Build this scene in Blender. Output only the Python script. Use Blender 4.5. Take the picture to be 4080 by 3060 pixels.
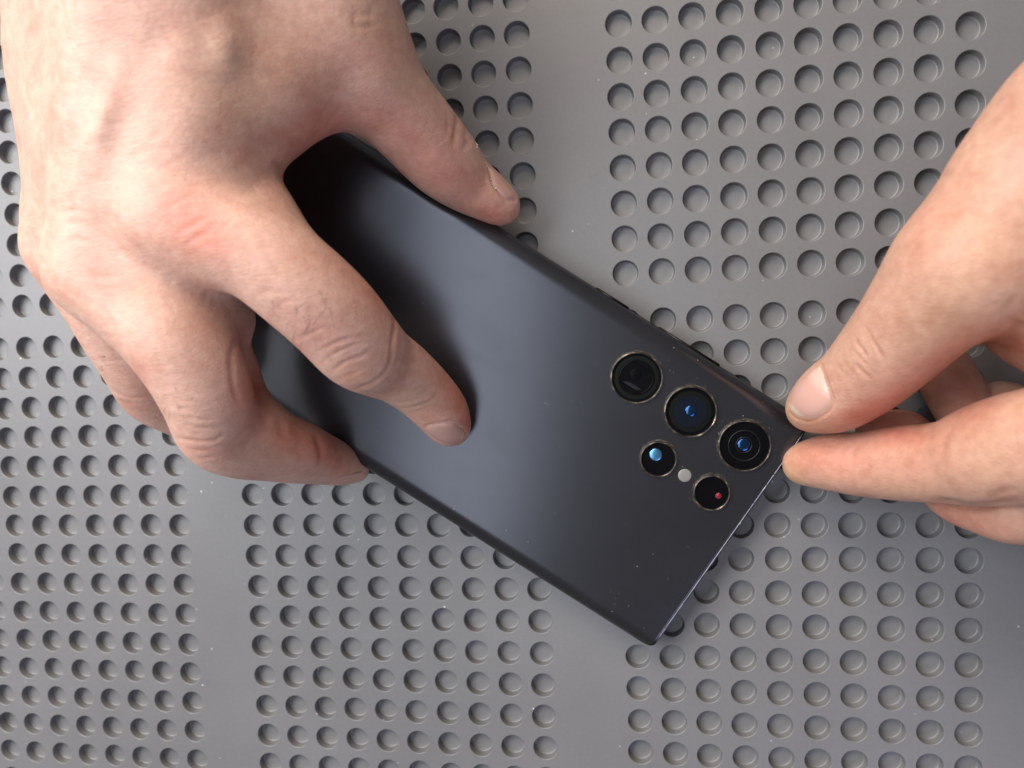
import bpy, bmesh, math, random
import numpy as np
from mathutils import Vector, Matrix
from mathutils.bvhtree import BVHTree

for o in list(bpy.data.objects):
    bpy.data.objects.remove(o)
SC = bpy.context.scene
COL = SC.collection
rng = random.Random(7)
MM = 0.001                                   # everything below is laid out in millimetres

# ------------------------------------------------------------------ camera
FPX = 2932.51                                # focal length in pixels of the 4080-wide photograph
CAM = np.array([118.619, -1.285, 213.633])   # lens centre above the mat, mm
CR = np.array([[0.9870833, -0.0422659, -0.1545321],
               [-0.0306409, -0.9965717, 0.0768501],
               [-0.1572505, -0.0711224, -0.9849944]])   # right, down, forward
cd = bpy.data.cameras.new('camera')
cam = bpy.data.objects.new('camera', cd)
COL.objects.link(cam)
cd.sensor_width = 36.0
cd.lens = FPX / 4080 * 36.0
cd.clip_start, cd.clip_end = 0.005, 20.0
cd.dof.use_dof = True
cd.dof.focus_distance = 0.199
cd.dof.aperture_fstop = 13.0
mw = Matrix.Identity(4)
for i in range(3):
    mw[i][0], mw[i][1], mw[i][2] = CR[0][i], -CR[1][i], -CR[2][i]
    mw[i][3] = CAM[i] * MM
cam.matrix_world = mw
SC.camera = cam

# ------------------------------------------------------------------ room light
W = bpy.data.worlds.new('World')
SC.world = W
W.use_nodes = True
bgn = W.node_tree.nodes['Background']
bgn.inputs[0].default_value = (0.98, 0.92, 0.94, 1)
bgn.inputs[1].default_value = 0.16


def area(name, loc, target, sx, sy, watts, col):
    ld = bpy.data.lights.new(name, 'AREA')
    ld.shape = 'RECTANGLE'
    ld.size, ld.size_y = sx, sy
    ld.energy = watts
    ld.color = col
    ob = bpy.data.objects.new(name, ld)
    COL.objects.link(ob)
    ob.location = loc
    d = Vector(target) - Vector(loc)
    ob.rotation_euler = d.to_track_quat('-Z', 'Y').to_euler()
    return ob


area('key_lamp', (-0.09, 0.63, 0.56), (0.06, 0.0, 0.0), 0.44, 0.44, 7.8, (1.0, 0.86, 0.74))
strip = area('strip_lamp', (0.035, -0.07, 0.60), (0.035, -0.07, 0.0), 0.13, 0.56, 0.80, (0.84, 0.90, 1.0))
strip.rotation_euler = (0, 0, math.radians(-10))
area('left_fill', (-0.33, 0.15, 0.50), (-0.03, -0.02, 0.0), 0.40, 0.40, 5.6, (0.95, 0.97, 1.0))  # soft fill added to brighten the left side, no window there
area('desk_lamp', (0.40, -0.56, 0.42), (0.10, -0.05, 0.0), 0.24, 0.24, 0.8, (0.66, 0.70, 1.0))
SC.view_settings.view_transform = 'Standard'
SC.view_settings.look = 'None'
SC.view_settings.exposure = 0.12
SC.view_settings.gamma = 1.0


# ------------------------------------------------------------------ helpers
def ray(px, py):
    return CR.T @ np.array([(px - 2040) / FPX, (py - 1530) / FPX, 1.0])


def P(px, py, z):
    """point of the place that lies at height z (mm) on the sight line of a spot measured in the photograph"""
    d = ray(px, py)
    return CAM + (z - CAM[2]) / d[2] * d


def project(X):
    d = (X - CAM) @ CR.T
    return d[:, 0] / d[:, 2] * FPX + 2040, d[:, 1] / d[:, 2] * FPX + 1530, d[:, 2]


def link_mesh(name, verts, faces, mat, parent=None, smooth=True, scale=MM):
    me = bpy.data.meshes.new(name)
    v = np.asarray(verts, dtype=np.float64) * scale
    me.from_pydata(v.tolist(), [], [list(f) for f in faces])
    if smooth is True:
        me.polygons.foreach_set('use_smooth', np.ones(len(me.polygons), bool))
    elif smooth is not False:
        me.polygons.foreach_set('use_smooth', np.asarray(smooth, bool))
    if mat:
        me.materials.append(mat)
    me.update()
    ob = bpy.data.objects.new(name, me)
    COL.objects.link(ob)
    if parent:
        ob.parent = parent
    return ob


def tag(o, label, cat, group=None, kind=None):
    o['label'] = label
    o['category'] = cat
    if group:
        o['group'] = group
    if kind:
        o['kind'] = kind


def material(name):
    m = bpy.data.materials.new(name)
    m.use_nodes = True
    nt = m.node_tree
    return m, nt, nt.nodes['Principled BSDF']


def N(nt, t, **kw):
    n = nt.nodes.new(t)
    for k, v in kw.items():
        setattr(n, k, v)
    return n


def ramp(nt, src, stops):
    r = N(nt, 'ShaderNodeValToRGB')
    el = r.color_ramp.elements
    while len(el) < len(stops):
        el.new(0.5)
    for e, (p, c) in zip(el, stops):
        e.position = p
        e.color = c if len(c) == 4 else (*c, 1)
    nt.links.new(src, r.inputs[0])
    return r


def noise(nt, vec, scale, detail=4, rough=0.6):
    n = N(nt, 'ShaderNodeTexNoise')
    n.inputs['Scale'].default_value = scale
    n.inputs['Detail'].default_value = detail
    n.inputs['Roughness'].default_value = rough
    nt.links.new(vec, n.inputs['Vector'])
    return n


def mix(nt, fac, a, b, mode='MIX'):
    m = N(nt, 'ShaderNodeMix', data_type='RGBA', blend_type=mode)
    for s, v in ((m.inputs[0], fac), (m.inputs[6], a), (m.inputs[7], b)):
        if hasattr(v, 'is_output'):
            nt.links.new(v, s)
        elif isinstance(v, (int, float)):
            s.default_value = v
        else:
            s.default_value = (*v, 1)
    return m.outputs[2]


def bump(nt, height, strength, dist, normal=None):
    b = N(nt, 'ShaderNodeBump')
    b.inputs['Strength'].default_value = strength
    b.inputs['Distance'].default_value = dist
    nt.links.new(height, b.inputs['Height'])
    if normal:
        nt.links.new(normal, b.inputs['Normal'])
    return b.outputs[0]


def simple(name, col, rough=0.5, metal=0.0, spec=0.5, coat=0.0):
    m, nt, b = material(name)
    b.inputs['Base Color'].default_value = (*col, 1)
    b.inputs['Roughness'].default_value = rough
    b.inputs['Metallic'].default_value = metal
    b.inputs['Specular IOR Level'].default_value = spec
    b.inputs['Coat Weight'].default_value = coat
    return m


# ------------------------------------------------------------------ materials
def mat_rubber():
    m, nt, b = material('grey_rubber')
    co = N(nt, 'ShaderNodeTexCoord').outputs['Object']
    big = noise(nt, co, 14, 3)
    fine = noise(nt, co, 900, 3, 0.7)
    base = ramp(nt, big.outputs[0], [(0.3, (0.124, 0.124, 0.126)), (0.7, (0.147, 0.147, 0.150))])
    c = mix(nt, 0.12, base.outputs[0], fine.outputs[0], 'SOFT_LIGHT')
    # lint: sparse pale specks
    vor = N(nt, 'ShaderNodeTexVoronoi', feature='F1')
    vor.inputs['Scale'].default_value = 230
    vor.inputs['Randomness'].default_value = 1.0
    nt.links.new(co, vor.inputs['Vector'])
    sp = ramp(nt, vor.outputs['Distance'], [(0.04, (1, 1, 1)), (0.085, (0, 0, 0))])
    pick = N(nt, 'ShaderNodeSeparateColor')
    nt.links.new(vor.outputs['Color'], pick.inputs[0])
    gate = ramp(nt, pick.outputs[0], [(0.78, (0, 0, 0)), (0.95, (1, 1, 1))])
    mul = N(nt, 'ShaderNodeMath', operation='MULTIPLY')
    nt.links.new(sp.outputs[0], mul.inputs[0])
    nt.links.new(gate.outputs[0], mul.inputs[1])
    mul2 = N(nt, 'ShaderNodeMath', operation='MULTIPLY')
    nt.links.new(mul.outputs[0], mul2.inputs[0])
    mul2.inputs[1].default_value = 0.75
    c = mix(nt, mul2.outputs[0], c, (0.55, 0.55, 0.54))
    # dark scuffs
    sc = noise(nt, co, 75, 5, 0.75)
    dk = ramp(nt, sc.outputs[0], [(0.665, (0, 0, 0)), (0.75, (0.5, 0.5, 0.5))])
    c = mix(nt, dk.outputs[0], c, (0.07, 0.068, 0.065))
    nt.links.new(c, b.inputs['Base Color'])
    rr = ramp(nt, big.outputs[0], [(0.3, (0.42, 0.42, 0.42)), (0.75, (0.49, 0.49, 0.49))])
    nt.links.new(rr.outputs[0], b.inputs['Roughness'])
    b.inputs['Specular IOR Level'].default_value = 0.55
    nrm = bump(nt, fine.outputs[0], 0.12, 0.00012)
    nrm = bump(nt, noise(nt, co, 60, 3).outputs[0], 0.12, 0.0006, nrm)
    nt.links.new(nrm, b.inputs['Normal'])
    return m


def mat_phone_glass():
    m, nt, b = material('satin_black_glass')
    co = N(nt, 'ShaderNodeTexCoord').outputs['Object']
    sm = noise(nt, co, 35, 5, 0.65)
    gr = noise(nt, co, 2600, 2)
    c = ramp(nt, sm.outputs[0], [(0.3, (0.008, 0.0082, 0.009)), (0.75, (0.011, 0.0112, 0.0125))])
    vor = N(nt, 'ShaderNodeTexVoronoi', feature='F1')
    vor.inputs['Scale'].default_value = 120
    nt.links.new(co, vor.inputs['Vector'])
    sp = ramp(nt, vor.outputs['Distance'], [(0.012, (0.5, 0.5, 0.5)), (0.03, (0, 0, 0))])
    cc = mix(nt, sp.outputs[0], c.outputs[0], (0.30, 0.30, 0.30))
    nt.links.new(cc, b.inputs['Base Color'])
    mpg = N(nt, 'ShaderNodeMapping')
    mpg.inputs['Rotation'].default_value = (0, 0, 0.9)
    mpg.inputs['Scale'].default_value = (1.0, 1.8, 1.0)
    nt.links.new(co, mpg.inputs['Vector'])
    sme = noise(nt, mpg.outputs[0], 42, 5, 0.7)
    sme.inputs['Distortion'].default_value = 0.8
    r = ramp(nt, sme.outputs[0], [(0.30, (0.242, 0.242, 0.242)), (0.55, (0.252, 0.252, 0.252)), (0.72, (0.275, 0.275, 0.275))])
    nt.links.new(r.outputs[0], b.inputs['Roughness'])
    b.inputs['Specular IOR Level'].default_value = 1.0
    b.inputs['Specular Tint'].default_value = (0.86, 0.89, 1.0, 1)
    nt.links.new(bump(nt, gr.outputs[0], 0.10, 0.00003), b.inputs['Normal'])
    return m


def mat_frame():
    m, nt, b = material('polished_dark_metal')
    co = N(nt, 'ShaderNodeTexCoord').outputs['Object']
    n1 = noise(nt, co, 420, 4, 0.7)
    c = ramp(nt, n1.outputs[0], [(0.35, (0.06, 0.057, 0.068)), (0.62, (0.095, 0.09, 0.108)), (0.74, (0.30, 0.28, 0.29))])
    nt.links.new(c.outputs[0], b.inputs['Base Color'])
    b.inputs['Metallic'].default_value = 1.0
    b.inputs['Roughness'].default_value = 0.30
    nt.links.new(bump(nt, n1.outputs[0], 0.25, 0.0001), b.inputs['Normal'])
    return m


def mat_ring():
    m, nt, b = material('worn_lens_ring')
    co = N(nt, 'ShaderNodeTexCoord').outputs['Object']
    n1 = noise(nt, co, 520, 4, 0.7)
    c = ramp(nt, n1.outputs[0], [(0.40, (0.05, 0.046, 0.042)), (0.56, (0.16, 0.135, 0.105)), (0.67, (0.56, 0.45, 0.31))])
    nt.links.new(c.outputs[0], b.inputs['Base Color'])
    b.inputs['Metallic'].default_value = 0.85
    b.inputs['Roughness'].default_value = 0.28
    nt.links.new(bump(nt, n1.outputs[0], 0.3, 0.0001), b.inputs['Normal'])
    return m


def mat_cover_glass():
    m = bpy.data.materials.new('clear_cover_glass')
    m.use_nodes = True
    nt = m.node_tree
    nt.nodes.clear()
    out = N(nt, 'ShaderNodeOutputMaterial')
    tr = N(nt, 'ShaderNodeBsdfTransparent')
    gl = N(nt, 'ShaderNodeBsdfGlossy')
    gl.inputs['Roughness'].default_value = 0.03
    gl.inputs['Color'].default_value = (0.75, 0.85, 0.8, 1)
    fr = N(nt, 'ShaderNodeFresnel')
    fr.inputs['IOR'].default_value = 1.16
    mx = N(nt, 'ShaderNodeMixShader')
    nt.links.new(fr.outputs[0], mx.inputs[0])
    nt.links.new(tr.outputs[0], mx.inputs[1])
    nt.links.new(gl.outputs[0], mx.inputs[2])
    nt.links.new(mx.outputs[0], out.inputs[0])
    return m


def mat_skin():
    m, nt, b = material('skin')
    co = N(nt, 'ShaderNodeTexCoord').outputs['Object']
    at = N(nt, 'ShaderNodeAttribute', attribute_name='skin_tint')
    n1 = noise(nt, co, 110, 4, 0.6)
    n2 = noise(nt, co, 520, 3, 0.6)
    mott = ramp(nt, n1.outputs[0], [(0.28, (0.88, 0.76, 0.73)), (0.5, (1.0, 0.99, 0.98)), (0.74, (1.08, 1.08, 1.07))])
    c = mix(nt, 1.0, at.outputs['Color'], mott.outputs[0], 'MULTIPLY')
    fine = ramp(nt, n2.outputs[0], [(0.3, (0.90, 0.86, 0.84)), (0.7, (1.05, 1.06, 1.06))])
    c = mix(nt, 1.0, c, fine.outputs[0], 'MULTIPLY')
    nt.links.new(c, b.inputs['Base Color'])
    b.inputs['Subsurface Weight'].default_value = 0.35
    b.inputs['Subsurface Radius'].default_value = (1.0, 0.38, 0.2)
    b.inputs['Subsurface Scale'].default_value = 0.003
    rr = ramp(nt, n2.outputs[0], [(0.3, (0.43, 0.43, 0.43)), (0.7, (0.56, 0.56, 0.56))])
    nt.links.new(rr.outputs[0], b.inputs['Roughness'])
    b.inputs['Specular IOR Level'].default_value = 0.38
    # skin lines: stretched cells, laid across and along
    mp = N(nt, 'ShaderNodeMapping')
    mp.inputs['Rotation'].default_value = (0, 0, math.radians(35))
    mp.inputs['Scale'].default_value = (1.0, 2.2, 1.6)
    nt.links.new(co, mp.inputs['Vector'])
    v1 = N(nt, 'ShaderNodeTexVoronoi', feature='DISTANCE_TO_EDGE')
    v1.inputs['Scale'].default_value = 520
    nt.links.new(mp.outputs[0], v1.inputs['Vector'])
    lin = ramp(nt, v1.outputs['Distance'], [(0.0, (0, 0, 0)), (0.22, (1, 1, 1))])
    nrm = bump(nt, lin.outputs[0], 0.17, 0.00016)
    mp2 = N(nt, 'ShaderNodeMapping')
    mp2.inputs['Rotation'].default_value = (0.3, 0.2, math.radians(-48))
    mp2.inputs['Scale'].default_value = (1.0, 4.5, 2.0)
    nt.links.new(co, mp2.inputs['Vector'])
    w = noise(nt, mp2.outputs[0], 330, 3, 0.6)
    nrm = bump(nt, w.outputs[0], 0.21, 0.0004, nrm)
    nrm = bump(nt, n1.outputs[0], 0.10, 0.0008, nrm)
    nt.links.new(nrm, b.inputs['Normal'])
    return m


def mat_nail():
    m, nt, b = material('fingernail')
    at = N(nt, 'ShaderNodeAttribute', attribute_name='nail_tint')
    nt.links.new(at.outputs['Color'], b.inputs['Base Color'])
    b.inputs['Roughness'].default_value = 0.30
    b.inputs['Specular IOR Level'].default_value = 0.45
    b.inputs['Subsurface Weight'].default_value = 0.25
    b.inputs['Subsurface Radius'].default_value = (1.0, 0.5, 0.35)
    b.inputs['Subsurface Scale'].default_value = 0.0012
    return m


M = dict(rubber=mat_rubber(), glass=mat_phone_glass(), frame=mat_frame(), ring=mat_ring(), cover=mat_cover_glass(),
         skin=mat_skin(), nail=mat_nail(),
         black=simple('black_baffle', (0.003, 0.003, 0.004), 0.3, 0.0, 0.06),
         gap=simple('black_gasket', (0.006, 0.006, 0.006), 0.7),
         screen=simple('black_screen', (0.008, 0.008, 0.009), 0.08),
         bluelens=simple('blue_coated_lens', (0.035, 0.11, 0.27), 0.17, 1.0),
         brightlens=simple('pale_blue_coated_lens', (0.17, 0.47, 0.78), 0.28, 1.0),
         teal=simple('dark_teal_coating', (0.003, 0.006, 0.013), 0.12, 0.0),
         green=simple('dark_green_coating', (0.0022, 0.0036, 0.0018), 0.2),
         edge=simple('lens_barrel_edge', (0.02, 0.02, 0.023), 0.25, 0.3),
         slate_reflection=simple('slate_prism_reflection', (0.010, 0.0095, 0.013), 0.3, 0.0, 0.25),  # reflection in the prism, put into the base colour
         smoke=simple('smoky_lens', (0.004, 0.004, 0.005), 0.12, 0.0, 0.2),
         red=simple('emitter_glint', (0.30, 0.016, 0.035), 0.25),
         flash=simple('flash_diffuser', (0.19, 0.184, 0.172), 0.32, 0.0, 0.5, 0.2),
         key=simple('button_metal', (0.06, 0.056, 0.054), 0.36, 1.0),
         slit=simple('antenna_plastic', (0.03, 0.03, 0.033), 0.5),
         hair=simple('body_hair', (0.035, 0.022, 0.015), 0.5),
         flake=simple('dry_skin_flake', (0.66, 0.56, 0.48), 0.7),
         dust=simple('tan_dust', (0.42, 0.33, 0.23), 0.8),
         lint=simple('pale_lint', (0.62, 0.60, 0.57), 0.8))

# ------------------------------------------------------------------ the mat with its blind holes
PX, PY = 10.0165, 9.8511
GAP_L, GAP_R, GAP_Y = 2.5898, 2.8522, 1.3925


def build_mat():
    n = 28
    xs = [(-(9 + GAP_L) - 9 + i) * PX + 9 * PX - 0 * PX for i in range(0)]
    colx = [(-GAP_L - i) * PX for i in range(12)][::-1] + [i * PX for i in range(10)] + [(9 + GAP_R + i) * PX for i in range(10)]
    rowy = [-(i) * PY for i in range(19)][::-1] + [(GAP_Y + i) * PY for i in range(15)]
    verts, faces, sm = [], [], []
    hx, hy = PX / 2, PY / 2

    def quad(x0, x1, y0, y1, z=0.0):
        b = len(verts)
        verts.extend([(x0, y0, z), (x1, y0, z), (x1, y1, z), (x0, y1, z)])
        faces.append((b, b + 1, b + 2, b + 3))
        sm.append(False)

    ang = np.arange(n) * 2 * math.pi / n + math.pi / 4
    ca, sa = np.cos(ang), np.sin(ang)
    q = n // 4
    sq = []
    for side in range(4):
        for k in range(q):
            t = math.tan((k / q - 0.5) * math.pi / 2)
            p = [(-t, 1), (-1, -t), (t, -1), (1, t)][side]
            sq.append(p)
    sq = np.array(sq)
    prof = [(3.86, 0.0), (3.76, -0.025), (3.67, -0.09), (3.61, -0.20), (3.58, -0.42), (3.53, -2.25), (3.48, -2.52), (3.36, -2.68), (3.1, -2.74), (1.6, -2.74)]
    for cx in colx:
        for cy in rowy:
            jx, jy = rng.gauss(0, .06), rng.gauss(0, .06)
            kr, kd = 1 + rng.gauss(0, .008), 1 + rng.gauss(0, .05)
            b = len(verts)
            for p in sq:
                verts.append((cx + p[0] * hx, cy + p[1] * hy, 0.0))
            for r, z in prof:
                for k in range(n):
                    verts.append((cx + jx + ca[k] * r * kr, cy + jy + sa[k] * r * kr, z * kd))
            for ring in range(len(prof)):
                for k in range(n):
                    k2 = (k + 1) % n
                    faces.append((b + ring * n + k, b + ring * n + k2, b + (ring + 1) * n + k2, b + (ring + 1) * n + k))
                    sm.append(ring > 0)
            faces.append([b + len(prof) * n + k for k in range(n)])
            sm.append(True)
    # plain bands between and round the blocks of holes
    xb = [(colx[0] - hx, colx[11] + hx), (colx[12] - hx, colx[21] + hx), (colx[22] - hx, colx[31] + hx)]
    yb = [(rowy[0] - hy, rowy[18] + hy), (rowy[19] - hy, rowy[-1] + hy)]
    X0, X1, Y0, Y1 = xb[0][0] - 25, xb[2][1] + 70, yb[0][0] - 20, yb[1][1] + 20
    quad(X0, xb[0][0], Y0, Y1)
    quad(xb[0][1], xb[1][0], Y0, Y1)
    quad(xb[1][1], xb[2][0], Y0, Y1)
    quad(xb[2][1], X1, Y0, Y1)
    for a, c in xb:
        quad(a, c, Y0, yb[0][0])
        quad(a, c, yb[0][1], yb[1][0])
        quad(a, c, yb[1][1], Y1)
    # edge and underside
    b = len(verts)
    T = -5.0
    verts.extend([(X0, Y0, 0), (X1, Y0, 0), (X1, Y1, 0), (X0, Y1, 0), (X0, Y0, T), (X1, Y0, T), (X1, Y1, T), (X0, Y1, T)])
    for f in ((0, 4, 5, 1), (1, 5, 6, 2), (2, 6, 7, 3), (3, 7, 4, 0), (7, 6, 5, 4)):
        faces.append([b + i for i in f])
        sm.append(False)
    o = link_mesh('work_mat', verts, faces, M['rubber'], None, sm)
    tag(o, 'grey rubber work mat with rows of round blind holes in blocks', 'mat')
    return o


# the square ring runs counter-clockwise from the north-east corner like the circle does
build_mat()

# ------------------------------------------------------------------ the phone
yaw, pit = -0.604999, 0.082524
U = np.array([math.cos(yaw) * math.cos(pit), math.sin(yaw) * math.cos(pit), -math.sin(pit)])
V = np.array([-math.sin(yaw), math.cos(yaw), 0.0])
Wn = np.cross(U, V)
PO = np.array([143.9935, -61.0344, 4.50])
LEN, HW, HT = 163.3, 38.95, 4.45


def phone_top(x, y):
    """height of the phone's back above the mat at a plan position"""
    c = PO + HT * Wn
    return c[2] - ((x - c[0]) * Wn[0] + (y - c[1]) * Wn[1]) / Wn[2]


def prof_h(v):
    a, b, v0 = 5.0, 3.55, 33.75
    t = np.clip((np.abs(v) - v0) / a, 0, 1)
    return HT - b * (1 - np.sqrt(np.maximum(0, 1 - t ** 2.1)))


def build_phone():
    root = bpy.data.objects.new('phone', None)
    COL.objects.link(root)
    m = Matrix.Identity(4)
    for i in range(3):
        m[i][0], m[i][1], m[i][2], m[i][3] = U[i], V[i], Wn[i], PO[i] * MM
    root.matrix_world = m
    tag(root, 'black smartphone lying face down with five camera lenses, tilted up at its far end', 'phone')
    rc = 2.6

    def uend(v, hw, r):
        d = np.maximum(0, np.abs(v) - (hw - r))
        return r - np.sqrt(np.maximum(0, r * r - d * d))

    def glass(name, sgn, mat):
        hw = 38.72
        vs = np.concatenate([np.linspace(-33.75, 33.75, 20), ])
        side = 33.75 + 4.97 * np.sin(np.linspace(0, math.pi / 2, 15))[1:]
        vs = np.concatenate([-side[::-1], vs, side])
        hs = prof_h(vs)
        e = uend(vs, hw, rc)
        us = np.concatenate([[0, .0015, .004], np.linspace(.012, .988, 22), [.996, .9985, 1]])
        verts, faces = [], []
        for v, h, ee in zip(vs, hs, e):
            a, b = -LEN + 0.72 + ee, -0.72 - ee
            verts.append((a, v, sgn * (h - 1.2)))
            verts.append((a, v, sgn * (h - .12)))
            for t in us:
                verts.append((a + .12 + (b - a - .24) * t, v, sgn * h))
            verts.append((b, v, sgn * (h - .12)))
            verts.append((b, v, sgn * (h - 1.2)))
        k = len(us) + 4
        for i in range(len(vs) - 1):
            for j in range(k - 1):
                f = (i * k + j, i * k + j + 1, (i + 1) * k + j + 1, (i + 1) * k + j)
                faces.append(f if sgn > 0 else f[::-1])
        return link_mesh(name, verts, faces, mat, root)

    glass('back_glass', 1, M['glass'])
    glass('front_glass', -1, M['screen'])
    # frame: a wall round the outline, as tall as the body is at that width
    pts = []
    R = 3.0
    for cu, cv, a0 in ((-R, HW - R, 0), (-LEN + R, HW - R, 90), (-LEN + R, -HW + R, 180), (-R, -HW + R, 270)):
        for k in range(13):
            a = math.radians(a0 + 90 * k / 12)
            pts.append((cu + R * math.cos(a), cv + R * math.sin(a), math.cos(a), math.sin(a)))
    full = []
    for i in range(len(pts)):
        p, q = pts[i], pts[(i + 1) % len(pts)]
        full.append(p)
        d = math.hypot(q[0] - p[0], q[1] - p[1])
        if d > 4:
            st = 46
            for k in range(1, st):
                t = k / st
                full.append(tuple(p[j] * (1 - t) + q[j] * t for j in range(4)))
    verts, faces = [], []
    for (u, v, nu, nv) in full:
        h = float(prof_h(min(abs(v), 38.75))) - 0.10
        h = max(h, 0.85)
        for inset, dz in ((1.3, 0.55), (.62, 0.22), (.56, 0.0), (.2, 0.0), (.05, .07), (0, .22)):
            verts.append((u - nu * inset, v - nv * inset, h - dz))
        for inset, dz in ((0, .22), (.05, .07), (.2, 0.0), (.56, 0.0), (.62, 0.22), (1.3, 0.55)):
            verts.append((u - nu * inset, v - nv * inset, -h + dz))
    k = 12
    nf = len(full)
    for i in range(nf):
        i2 = (i + 1) % nf
        for j in range(k - 1):
            faces.append((i * k + j, i2 * k + j, i2 * k + j + 1, i * k + j + 1)[::-1])
    link_mesh('frame', verts, faces, M['frame'], root)

    # antenna slits across the end of the frame
    for v in (22.1, 18.7, 12.7, 11.0, -30.5):
        bm = bmesh.new()
        bmesh.ops.create_cube(bm, size=1, matrix=Matrix.LocRotScale(Vector((-.30, v, 2.0)), None, Vector((.64, .38, 4.75))))
        bmesh.ops.bevel(bm, geom=bm.edges[:], offset=.06, segments=1, affect='EDGES')
        vs = [x.co[:] for x in bm.verts]
        bm.verts.index_update()
        fs = [[x.index for x in f.verts] for f in bm.faces]
        bm.free()
        link_mesh('antenna_line', vs, fs, M['slit'], root, False)

    # side buttons
    for name, u0, u1 in (('power_button', -68.1, -57.3), ('volume_button', -47.9, -28.2)):
        bm = bmesh.new()
        bmesh.ops.create_cube(bm, size=1, matrix=Matrix.LocRotScale(Vector(((u0 + u1) / 2, 38.95, 0)), None, Vector((u1 - u0, .80, 2.0))))
        bmesh.ops.bevel(bm, geom=bm.edges[:], offset=.28, segments=3, affect='EDGES')
        vs = [x.co[:] for x in bm.verts]
        bm.verts.index_update()
        fs = [[x.index for x in f.verts] for f in bm.faces]
        bm.free()
        link_mesh(name, vs, fs, M['key'], root)

    def lathe(name, u, v, prof, mat, parent, n=64, cap=True, flat=False, wob=0.0):
        verts, faces = [], []
        for r, z in prof:
            for k in range(n):
                a = 2 * math.pi * k / n
                verts.append((u + r * math.cos(a), v + r * math.sin(a), z))
        for i in range(len(prof) - 1):
            for k in range(n):
                k2 = (k + 1) % n
                faces.append((i * n + k, i * n + k2, (i + 1) * n + k2, (i + 1) * n + k))
        if cap:
            faces.append([(len(prof) - 1) * n + k for k in range(n)])
        return link_mesh(name, verts, faces, mat, parent, not flat)

    def dome(name, u, v, r, h, z, mat, parent):
        pr = [(r * math.cos(t), z + h * math.sin(t)) for t in np.linspace(0, math.pi / 2 - .06, 10)]
        return lathe(name, u, v, pr, mat, parent, 40)

    def lens(u, v, Ro, kind, label):
        Ri = Ro - .45
        # the ring carries the lens; its inner pieces are its children
        ring = lathe('camera_lens', u, v, [(Ro + .02, 4.35), (Ro, 5.15), (Ro - .05, 5.32), (Ro - .14, 5.40), (Ri + .10, 5.40), (Ri + .02, 5.34), (Ri, 5.2), (Ri - .02, 4.55)],
                     M['ring'], root, 72, False)
        ring['label'] = label
        lathe('baffle', u, v, [(Ri, 4.62), (Ri * .9, 4.60), (.2, 4.58)], M['black'], ring, 64)
        lathe('cover_glass', u, v, [(Ri - .01, 5.24), (Ri * .6, 5.262), (.3, 5.27)], M['cover'], ring, 64)
        if kind == 'prism':
            bm = bmesh.new()
            vs, fs = [], []
            out, inn = [], []
            for k in range(40):
                a = 2 * math.pi * k / 40
                r = 4.45
                x, y = r * math.cos(a), r * math.sin(a)
                out.append((x, max(-3.1, min(3.1, y))))
            for s, z in ((1.06, 4.62), (1.03, 4.74), (.98, 4.74), (.95, 4.61)):
                vs += [(u + x * s, v + y * s, z) for x, y in out]
            for i in range(3):
                for k in range(40):
                    fs.append((i * 40 + k, i * 40 + (k + 1) % 40, (i + 1) * 40 + (k + 1) % 40, (i + 1) * 40 + k))
            bm.free()
            link_mesh('prism_window', vs, fs, M['black'], ring)
            lathe('coating', u, v, [(5.9, 4.64), (4.9, 4.64)], M['green'], ring, 64, False)
            # the prism's slate reflection as a coloured sliver, and the small lens behind it
            fv = [(u - 2.6, v - 2.9, 4.66), (u + 1.6, v - 2.95, 4.66), (u + 3.0, v - 2.0, 4.72), (u + .6, v - 1.9, 4.76), (u - 1.4, v - 2.1, 4.76)]
            link_mesh('prism_reflection', fv, [(0, 1, 2, 3, 4)], M['slate_reflection'], ring, False)
            dome('inner_lens', u - .6, v + .7, 1.5, .16, 4.60, M['black'], ring)
        elif kind == 'wide':
            lathe('coating', u, v, [(5.6, 4.66), (4.4, 4.68)], M['green'], ring, 64, False)
            lathe('lens_coating', u, v, [(4.4, 4.66), (3.4, 4.72), (2.0, 4.74)], M['teal'], ring, 64, True)
            dome('inner_lens', u, v + .2, 1.5, .30, 4.72, M['bluelens'], ring)
        elif kind == 'ultra':
            lathe('barrel', u, v, [(4.25, 4.62), (4.2, 4.82), (4.08, 4.82), (4.02, 4.62)], M['edge'], ring, 64, False)
            dome('inner_lens', u - .15, v + .1, 1.7, .30, 4.62, M['bluelens'], ring)
            lathe('barrel', u - .15, v + .1, [(2.2, 4.62), (2.15, 4.72), (2.05, 4.72), (2.0, 4.62)], M['edge'], ring, 48, False)
        elif kind == 'tele':
            dome('inner_lens', u - 1.2, v + .6, 1.7, .22, 4.62, M['brightlens'], ring)
        elif kind == 'laser':
            bm = bmesh.new()
            bmesh.ops.create_cube(bm, size=1, matrix=Matrix.LocRotScale(Vector((u + 2.0, v + .25, 4.72)), None, Vector((1.55, 1.5, .3))))
            bmesh.ops.bevel(bm, geom=bm.edges[:], offset=.3, segments=3, affect='EDGES')
            vs = [x.co[:] for x in bm.verts]
            bm.verts.index_update()
            fs = [[x.index for x in f.verts] for f in bm.faces]
            bm.free()
            link_mesh('emitter_glint', vs, fs, M['red'], ring)  # red glint in the emitter, given by a coloured block
        return ring

    u0, du = -11.69, -17.10
    lens(u0 + 2 * du, 24.47, 7.05, 'prism', 'large dark lens with a squared opening')
    lens(u0 + du, 24.47, 7.05, 'wide', 'large middle lens with a blue glint')
    lens(u0, 24.47, 7.05, 'ultra', 'large lens nearest the fingertips')
    lens(u0 + du, 8.95, 5.0, 'tele', 'small lens with a bright blue spot')
    lens(u0, 8.95, 5.0, 'laser', 'small black lens with a red spot')
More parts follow.
